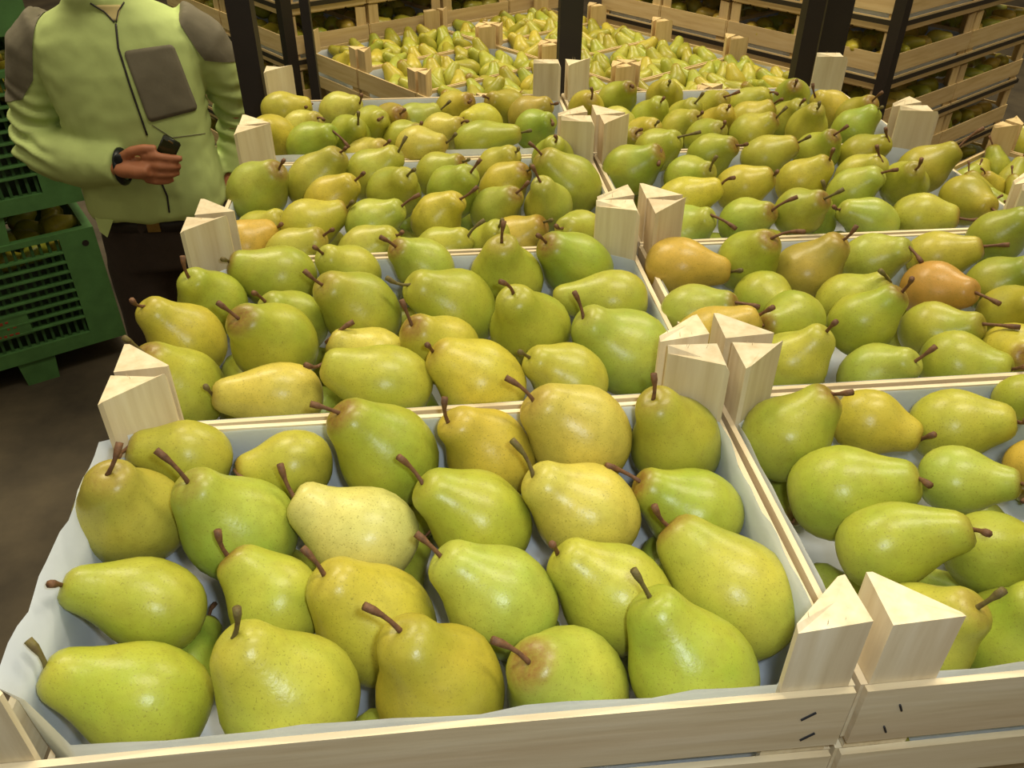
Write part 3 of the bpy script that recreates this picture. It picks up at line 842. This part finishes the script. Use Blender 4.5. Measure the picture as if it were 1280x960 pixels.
# ------------------------------------------------------------------ green slatted pallet bins
bu = Vector((cos(R_(29)), sin(R_(29)), 0)); bv = Vector((-sin(R_(29)), cos(R_(29)), 0)); BCOR = Vector((-1.453, 2.659, 0))
def make_bin():
    """local frame: x along the visible face (right end at 0), y into the bin, z up from the feet"""
    LX, LY, HB, F = 1.2, 1.0, .46, .10
    root = bpy.data.objects.new('plastic_bin', None); C.objects.link(root)
    t = .03
    def face(x0, x1, y, sgn, axis):
        def bx(a0, a1, d0, d1, z0, z1, mb):
            if axis == 'x': mb.box(a0, a1, min(y + sgn * d0, y + sgn * d1), max(y + sgn * d0, y + sgn * d1), z0, z1)
            else: mb.box(min(y + sgn * d0, y + sgn * d1), max(y + sgn * d0, y + sgn * d1), a0, a1, z0, z1)
        pw = .12
        for a0, a1 in ((x0, x0 + pw), (x1 - pw, x1)):
            mb = MB(); bx(a0, a1, 0, t, F, F + HB, mb); mb.obj('corner_panel', M['green'], root)
        mb = MB(); bx(x0 + pw, x1 - pw, 0, t, F, F + .055, mb); bx(x0 + pw, x1 - pw, 0, t, F + HB - .02, F + HB, mb); mb.obj('rim_rail', M['green'], root)
        mid = (x0 + x1) / 2
        for k in range(8):
            z = F + .12 + k * .038
            mb = MB(); bx(x0 + pw, x1 - pw, -.004, t * .8, z, z + .006, mb); mb.obj('slat', M['green'], root)
        mb = MB(); n = int((x1 - x0 - 2 * pw) / .028)
        for k in range(n):
            a = x0 + pw + .014 + k * (x1 - x0 - 2 * pw) / n
            bx(a, a + .010, t * .45, t * .9, F + .05, F + HB - .02, mb)
        o = mb.obj('grille', M['greend'], root)
        mb = MB(); pc = x1 - .41; bx(pc - .11, pc + .11, -.002, t * .5, F + .115, F + .205, mb); o = mb.obj('name_plate', M['green'], root)
        if axis == 'x' and sgn > 0:
            r = random.Random(2); mb = MB()
            for row in range(3):
                for k in range(8):
                    a = pc - .08 + k * .019; z = F + .185 - row * .026
                    if r.random() < .3: continue
                    mb.box(a, a + r.uniform(.006, .014), -.004, -.0015, z - r.uniform(.004, .010), z)
            mb.obj('faded_lettering', M['red'], o)
    face(-LX, 0, 0, 1, 'x'); face(-LX, 0, LY, -1, 'x'); face(t, LY - t, 0, -1, 'y'); face(t, LY - t, -LX, 1, 'y')
    MB().box(-LX + t, -t, t, LY - t, F, F + .012).obj('base_panel', M['greend'], root)
    for x in (-LX, -LX / 2 - .06, -.15):
        mb = MB().prism([(x + .015, 0), (x + .115, 0), (x + .13, 0), (x, 0)], 0, 0)
        mb = MB(); y0, y1 = .01, LY - .01
        mb.add([(x + .01, y0, 0), (x + .12, y0, 0), (x + .12, y1, 0), (x + .01, y1, 0), (x - .0, y0, F), (x + .13, y0, F), (x + .13, y1, F), (x - .0, y1, F)],
               [(0, 3, 2, 1), (4, 5, 6, 7), (0, 1, 5, 4), (1, 2, 6, 5), (2, 3, 7, 6), (3, 0, 4, 7)])
        if x > -.2:
            for v_i in range(8):
                vx = mb.v[v_i]; mb.v[v_i] = (vx[0] - .24, vx[1], vx[2])
        mb.obj('skid', M['green'], root)
    mb = MB().tube([(-.04, -.0008, F + HB - .055), (-.04, .002, F + HB - .055)], .012, 14); mb.obj('drain_hole', M['black'], root)
    return root
b0 = make_bin()
for k, w_ in enumerate(('bottom', 'middle', 'top')):
    b = b0 if k == 0 else copy_tree(b0)
    b.location = BCOR + Vector((0, 0, k * .56)); b.rotation_euler = (0, 0, R_(29))
    tag(b, '%s green slatted plastic bin of the stack behind the person' % w_, 'bin', 'stacked green plastic bins')
rg = random.Random(4)
for k in range(3):
    vs = []; fs = []; cols = []; rus = []
    for i in range(11):
        for j in range(9):
            p = BCOR + bu * (-.1 - i * .1) + bv * (.1 + j * .1) + Vector((rg.uniform(-.02, .02), rg.uniform(-.02, .02), k * .56 + .50 + rg.uniform(-.03, .012)))
            V0, F0, R0 = low[(i + j) % 4]; th = rg.uniform(0, 6.28); q = Vector((cos(th), sin(th), rg.uniform(-.2, .6))).to_track_quat('Z', 'Y'); o0 = len(vs); cc = lin(COL[rg.choice(['g', 'yo', 'ol'])])
            for v_, r0 in zip(V0, R0): vs.append(q @ (v_ * 1.35) + p); cols.append(cc); rus.append(r0)
            fs += [[q_ + o0 for q_ in f] for f in F0]
    me = MB().add(vs, fs).mesh('loose_pears', M['pear_bulk'], True)
    at = me.attributes.new('tint', 'FLOAT_COLOR', 'POINT'); at.data.foreach_set('color', [c_ for col in cols for c_ in col])
    at = me.attributes.new('russet', 'FLOAT', 'POINT'); at.data.foreach_set('value', rus)
    tag(link('loose_pears', me), 'loose pears heaped inside the %s green plastic bin' % ('bottom', 'middle', 'top')[k], 'pears', None, 'stuff')

# ------------------------------------------------------------------ the person
PX, PY = -.945, 1.90
per = bpy.data.objects.new('person', None); C.objects.link(per); per.location = (PX, PY, 0)
tag(per, 'person in lime green jacket with grey patches, standing and holding a phone', 'person')
def P(x, y, z): return Vector((x - PX, y - PY, z))
def torso(mb, rings, seg=28, power=2.5):
    vs = []; fs = []
    for (cx, cy, z, rx, ry) in rings:
        for k in range(seg):
            a = 2 * pi * k / seg; c, s = cos(a), sin(a); e = 2 / power
            vs.append(P(cx + rx * math.copysign(abs(c) ** e, c), cy + ry * math.copysign(abs(s) ** e, s), z))
    n = len(rings)
    for i in range(n - 1):
        for k in range(seg):
            a = i * seg + k; b_ = i * seg + (k + 1) % seg; fs.append((a, b_, b_ + seg, a + seg))
    fs.append(list(range(seg))[::-1]); fs.append([(n - 1) * seg + k for k in range(seg)])
    mb.add(vs, fs)
# body: torso core, neck, head, arms, hands, legs in one surface
mb = MB()
torso(mb, [(-.945, 1.91, .84, .13, .09), (-.945, 1.91, .95, .14, .10), (-.945, 1.90, 1.12, .13, .095), (-.95, 1.90, 1.28, .15, .10), (-.955, 1.91, 1.40, .15, .085), (-.96, 1.91, 1.45, .07, .06)])
mb.tube([P(-.96, 1.905, 1.40), P(-.962, 1.895, 1.47), P(-.965, 1.885, 1.55)], [.062, .056, .056], 16)
mb.ell(P(-.965, 1.875, 1.635), (.075, .095, .108), 24, 16)                      # skull
mb.ell(P(-.965, 1.835, 1.560), (.056, .064, .062), 20, 12)                      # jaw
mb.ell(P(-.965, 1.785, 1.535), (.022, .02, .018), 12, 8)                        # chin
mb.tube([P(-.965, 1.785, 1.635), P(-.965, 1.768, 1.605), P(-.965, 1.762, 1.592)], [.009, .013, .015], 10)
mb.tube([P(-.99, 1.777, 1.563), P(-.965, 1.771, 1.565), P(-.94, 1.777, 1.563)], [.005, .008, .005], 8)
for s in (-1, 1): mb.ell(P(-.965 + s * .076, 1.885, 1.615), (.010, .020, .031), 10, 8)
mb.tube([P(-1.12, 1.92, 1.37), P(-1.175, 1.925, 1.24), P(-1.197, 1.92, 1.125), P(-1.09, 1.83, 1.105), P(-.975, 1.755, 1.112)], [.05, .045, .042, .036, .026], 14)
mb.tube([P(-.80, 1.93, 1.37), P(-.745, 1.97, 1.27), P(-.728, 2.00, 1.17), P(-.752, 1.99, 1.05), P(-.79, 1.945, .96)], [.05, .045, .042, .034, .026], 14)
for s, fx in ((-1, -1.035), (1, -.86)):
    mb.tube([P(-.945 + s * .08, 1.91, .90), P((fx - .945 + s * .08) / 2, 1.91, .70), P(fx, 1.905, .48), P(fx, 1.925, .28), P(fx, 1.93, .09)], [.082, .075, .052, .05, .036], 14)
# right hand (back of the hand to the camera), palm then five fingers
mb.tube([P(-.985, 1.757, 1.112), P(-.955, 1.742, 1.113), P(-.915, 1.730, 1.114), P(-.888, 1.727, 1.116)], [.022, .024, .024, .020], 14, [.030, .036, .040, .038], up=(0, 1, 0))
def finger(pts, r): mb.tube([P(*p) for p in pts], r, 10)
finger([(-.905, 1.722, 1.146), (-.868, 1.712, 1.147), (-.838, 1.712, 1.142), (-.814, 1.718, 1.138)], [.0115, .0105, .0098, .0075])
finger([(-.900, 1.720, 1.126), (-.866, 1.707, 1.125), (-.838, 1.712, 1.121), (-.824, 1.726, 1.118)], [.0115, .0105, .0098, .0078])
finger([(-.903, 1.722, 1.106), (-.872, 1.709, 1.105), (-.846, 1.714, 1.102), (-.832, 1.730, 1.100)], [.011, .0102, .0095, .0076])
finger([(-.910, 1.726, 1.088), (-.884, 1.714, 1.086), (-.861, 1.718, 1.084), (-.850, 1.731, 1.083)], [.0100, .0092, .0086, .007])
finger([(-.955, 1.735, 1.138), (-.925, 1.722, 1.158), (-.895, 1.718, 1.165), (-.868, 1.722, 1.163)], [.014, .0125, .0112, .0085])
# left hand, resting at the hip pocket behind the crates
hx = (-.815, 1.935, .955)
mb.tube([P(-.815, 1.935, .965), P(-.818, 1.925, .92), P(-.82, 1.918, .89)], [.024, .026, .022], 12, [.016, .015, .013])
for i in range(4): finger([(-.836 + i * .013, 1.918, .895), (-.838 + i * .013, 1.90, .868), (-.838 + i * .013, 1.895, .845)], [.009, .008, .0065])
finger([(-.838, 1.918, .93), (-.85, 1.90, .905), (-.852, 1.892, .885)], [.011, .010, .008])
body = mb.obj('body', M['skin'], per); remesh(body, .0042, 2); body['label'] = 'tanned skin'
# head details
mb = MB(); mb.ell(P(-.965, 1.888, 1.655), (.081, .097, .098), 24, 14); hair = mb.obj('hair', M['hair'], per, True)
bm = bmesh.new(); bm.from_mesh(hair.data)
bmesh.ops.bisect_plane(bm, geom=bm.verts[:] + bm.edges[:] + bm.faces[:], plane_co=P(-.965, 1.80, 1.685), plane_no=Vector((0, -.62, -.78)).normalized(), clear_outer=True)
bm.to_mesh(hair.data); bm.free()
for s in (-1, 1):
    e = MB().ell(P(-.965 + s * .031, 1.790, 1.638), (.0115, .0115, .0095), 12, 8).obj('eye', M['white'], per, True)
    MB().ell(P(-.965 + s * .031, 1.7805, 1.638), (.0045, .003, .0045), 10, 6).obj('iris', M['hair'], e, True)
    MB().tube([P(-.965 + s * .015, 1.781, 1.657), P(-.965 + s * .045, 1.786, 1.660)], .004, 6).obj('eyebrow', M['hair'], per, True)
# jacket
mb = MB()
torso(mb, [(-.948, 1.895, .948, .170, .114), (-.948, 1.893, .965, .177, .121), (-.946, 1.89, 1.03, .173, .124), (-.948, 1.888, 1.12, .165, .122), (-.952, 1.888, 1.22, .172, .122),
           (-.955, 1.892, 1.31, .182, .118), (-.957, 1.90, 1.375, .186, .108), (-.958, 1.905, 1.415, .158, .096), (-.960, 1.905, 1.44, .112, .083), (-.962, 1.90, 1.456, .084, .080), (-.964, 1.897, 1.474, .078, .076)])
mb.tube([P(-1.090, 1.91, 1.385), P(-1.138, 1.915, 1.345), P(-1.170, 1.92, 1.26), P(-1.195, 1.92, 1.175), P(-1.197, 1.905, 1.118), P(-1.15, 1.865, 1.105), P(-1.07, 1.81, 1.108), P(-1.0, 1.768, 1.112), P(-.968, 1.752, 1.112)],
        [.070, .073, .068, .066, .070, .070, .063, .052, .045], 20)
mb.tube([P(-.825, 1.915, 1.385), P(-.770, 1.935, 1.345), P(-.742, 1.97, 1.27), P(-.728, 2.00, 1.20), P(-.728, 2.01, 1.15), P(-.745, 2.00, 1.07), P(-.765, 1.97, 1.0)],
        [.070, .068, .060, .056, .055, .048, .044], 20)
jk = mb.obj('jacket', M['jacket'], per); remesh(jk, .0065, 3)
me = jk.data; nrm = [v.normal.copy() for v in me.vertices]
el1 = P(-1.215, 1.90, 1.13); el2 = P(-.73, 2.0, 1.17); arm1 = P(-1.115, 1.85, 1.22); arm2 = P(-.80, 1.88, 1.22)
for v, n_ in zip(me.vertices, nrm):
    p = v.co; f = 0
    for c_, r_, am in ((el1, .17, .011), (el2, .14, .010)):
        d = (p - c_).length
        if d < r_:
            q = (p - c_); f += am * (1 - d / r_) * sin(q.z * 150 + q.x * 60 + 3 * noise.noise(p * 14))
    f += .0045 * noise.noise(Vector((p.x * 14, p.y * 14, p.z * 5))) + .002 * noise.noise(p * 32)
    hem = max(0, 1 - abs(p.z - 1.0) / .09); f += .004 * hem * sin(p.x * 48 + 2)
    v.co = p + n_ * f
me.update()
bvh = BVHTree.FromPolygons([v.co.copy() for v in me.vertices], [list(p.vertices) for p in me.polygons])
off = Vector((PX, PY, 0))
def hit(px, py, lift=.0022):
    h_ = bvh.ray_cast(CAM_P - off, ray(px, py))
    return None if h_[0] is None else h_[0] + h_[1] * lift
def patch(name, quad, mat, nu=16, nv=16, rr=.16, lift=.0022):
    a, b_, c_, d_ = quad; pts = {}; vs = []; fs = []
    for j in range(nv + 1):
        for i in range(nu + 1):
            u, v = i / nu * 2 - 1, j / nv * 2 - 1                      # superellipse-rounded square
            k = 1 - rr
            if abs(u) > k and abs(v) > k:
                du, dv = (abs(u) - k) / rr, (abs(v) - k) / rr; L = math.hypot(du, dv); mx = max(du, dv)
                if L > 0: du, dv = du / L * mx, dv / L * mx
                u = math.copysign(k + du * rr, u); v = math.copysign(k + dv * rr, v)
            s, t = (u + 1) / 2, (v + 1) / 2
            x = (a[0] * (1 - s) + b_[0] * s) * (1 - t) + (d_[0] * (1 - s) + c_[0] * s) * t
            y = (a[1] * (1 - s) + b_[1] * s) * (1 - t) + (d_[1] * (1 - s) + c_[1] * s) * t
            h_ = hit(x, y, lift); pts[i, j] = len(vs) if h_ is not None else None
            if h_ is not None: vs.append(h_)
    for j in range(nv):
        for i in range(nu):
            q = [pts[i, j], pts[i + 1, j], pts[i + 1, j + 1], pts[i, j + 1]]
            if None not in q: fs.append(q)
    o = MB().add(vs, fs).obj(name, mat, per, True)
    sd = o.modifiers.new('thick', 'SOLIDIFY'); sd.thickness = .0014; sd.offset = 0
    return o
patch('chest_pocket', [(154, 64), (216, 55), (247, 137), (186, 153)], M['grey'])
def line(name, pxs, r, mat, sub=10):
    pts = []
    for (a, b_) in zip(pxs[:-1], pxs[1:]):
        for k in range(sub):
            t = k / sub; h_ = hit(a[0] + (b_[0] - a[0]) * t, a[1] + (b_[1] - a[1]) * t, .0012)
            if h_ is not None: pts.append(h_)
    return MB().tube(pts, r, 6).obj(name, mat, per, True)
line('zip', [(145, 30), (148, 60), (162, 105), (187, 178)], .0026, M['zip'], 8)
line('zip', [(201, 226), (209, 245), (212, 268)], .0026, M['zip'], 8)
line('collar_trim', [(113, 4), (130, 14), (145, 30)], .0022, M['zip'], 8)
line('collar_trim', [(155, 3), (148, 14), (145, 30)], .0018, M['zip'], 8)
line('seam', [(190, 156), (215, 172), (262, 166)], .0008, M['grey'], 8)
patch('shirt_collar', [(118, 6), (152, 6), (147, 26), (142, 26)], M['shirt'], 8, 6, .1, .0015)
# shoulder yokes: pieces of the jacket surface cut by planes and lifted slightly
for s, planes in ((-1, [(P(-1.135, 0, 1.33), (1, 0, -.35)), (P(-1.2, 0, 1.243), (.25, 0, -1)), (P(-1.150, 0, 1.29), (1, 0, -.9))]),
                  (1, [(P(-.775, 0, 1.37), (-1, 0, -.42)), (P(-.765, 0, 1.325), (-.35, 0, -1))])):
    bm = bmesh.new(); bm.from_mesh(me)
    for co, no in planes:
        bmesh.ops.bisect_plane(bm, geom=bm.verts[:] + bm.edges[:] + bm.faces[:], plane_co=co, plane_no=Vector(no).normalized(), clear_outer=True)
    for v in bm.verts: v.co += v.normal * .002
    m2 = bpy.data.meshes.new('shoulder_patch'); bm.to_mesh(m2); bm.free(); m2.materials.clear(); m2.materials.append(M['grey']); m2.shade_smooth()
    link('shoulder_patch', m2, per)
# trousers, belt, shoes
mb = MB()
torso(mb, [(-.95, 1.905, .80, .168, .112), (-.95, 1.905, .88, .166, .112), (-.948, 1.905, .962, .156, .106)])
for s, fx in ((-1, -1.045), (1, -.865)):
    mb.tube([P(-.945 + s * .077, 1.905, .86), P(-.945 + s * .082, 1.905, .78), P((fx - .945 + s * .08) / 2, 1.90, .62), P(fx, 1.90, .46), P(fx, 1.915, .26), P(fx, 1.925, .06)], [.090, .101, .094, .083, .072, .070], 18)
tr = mb.obj('trousers', M['trouser'], per); remesh(tr, .009, 2)
for v in tr.data.vertices: v.co += v.normal * (.006 * noise.noise(Vector((v.co.x * 12, v.co.y * 12, v.co.z * 9))))
mb = MB(); torso(mb, [(-.949, 1.905, .918, .166, .1125), (-.948, 1.905, .948, .163, .1105)]); mb.obj('belt', M['black'], per, True)
MB().box(-.945 - PX - .016, -.945 - PX + .016, 1.905 - .117 - PY, 1.905 - .112 - PY, .922, .946).obj('belt_buckle', M['brass'], per)
for fx in (-1.03, -.865):
    mb = MB(); mb.tube([P(fx, 1.97, .05), P(fx, 1.90, .055), P(fx, 1.82, .042), P(fx, 1.74, .034)], [.040, .046, .048, .036], 16, [.05, .05, .040, .030], up=(0, 0, 1))
    sh = mb.obj('shoe', M['black'], per, True)
mb = MB(); fl_ = [P(-1.085, 1.800, .968), P(-1.035, 1.778, .962), P(-1.060, 1.776, .918), P(-1.078, 1.786, .930)]
mb.add(fl_ + [p_ + Vector((0, .005, 0)) for p_ in fl_], [(0, 1, 2, 3), (7, 6, 5, 4), (0, 4, 5, 1), (1, 5, 6, 2), (2, 6, 7, 3), (3, 7, 4, 0)]).obj('jacket_flap', M['jacket'], per)
# wristwatch on the right cuff
pts = [P(-.962, 1.750, 1.112) + Vector((.012 * sin(a) * 0 + cos(a) * .014 * .5, cos(a) * .030, sin(a) * .040)) for a in [2 * pi * k / 20 for k in range(21)]]
MB().tube(pts, .0035, 8, .009).obj('wristwatch', M['watch'], per, True)
MB().ell(P(-.958, 1.724, 1.135), (.016, .006, .017), 14, 8).obj('watch_case', M['watch'], per, True)
# phone held in the right hand: a thing of its own
ph = bpy.data.objects.new('phone', None); C.objects.link(ph); ph.location = (-.852, 1.732, 1.147); ph.rotation_euler = (R_(6), R_(35), R_(-6))
tag(ph, 'small dark mobile phone in the hand of the person in green', 'phone')
bm = bmesh.new(); bmesh.ops.create_cube(bm, size=1); bmesh.ops.scale(bm, vec=(.042, .012, .088), verts=bm.verts)
bmesh.ops.bevel(bm, geom=bm.edges[:], offset=.003, segments=3, affect='EDGES'); m_ = bpy.data.meshes.new('casing'); bm.to_mesh(m_); bm.free(); m_.materials.append(M['phone']); m_.shade_smooth(); link('casing', m_, ph)
MB().box(-.017, .017, -.0068, -.0060, .000, .036).obj('screen', M['screen'], ph)
MB().box(-.006, .006, -.0070, -.0064, .037, .040).obj('speaker_slot', M['brass'], ph)
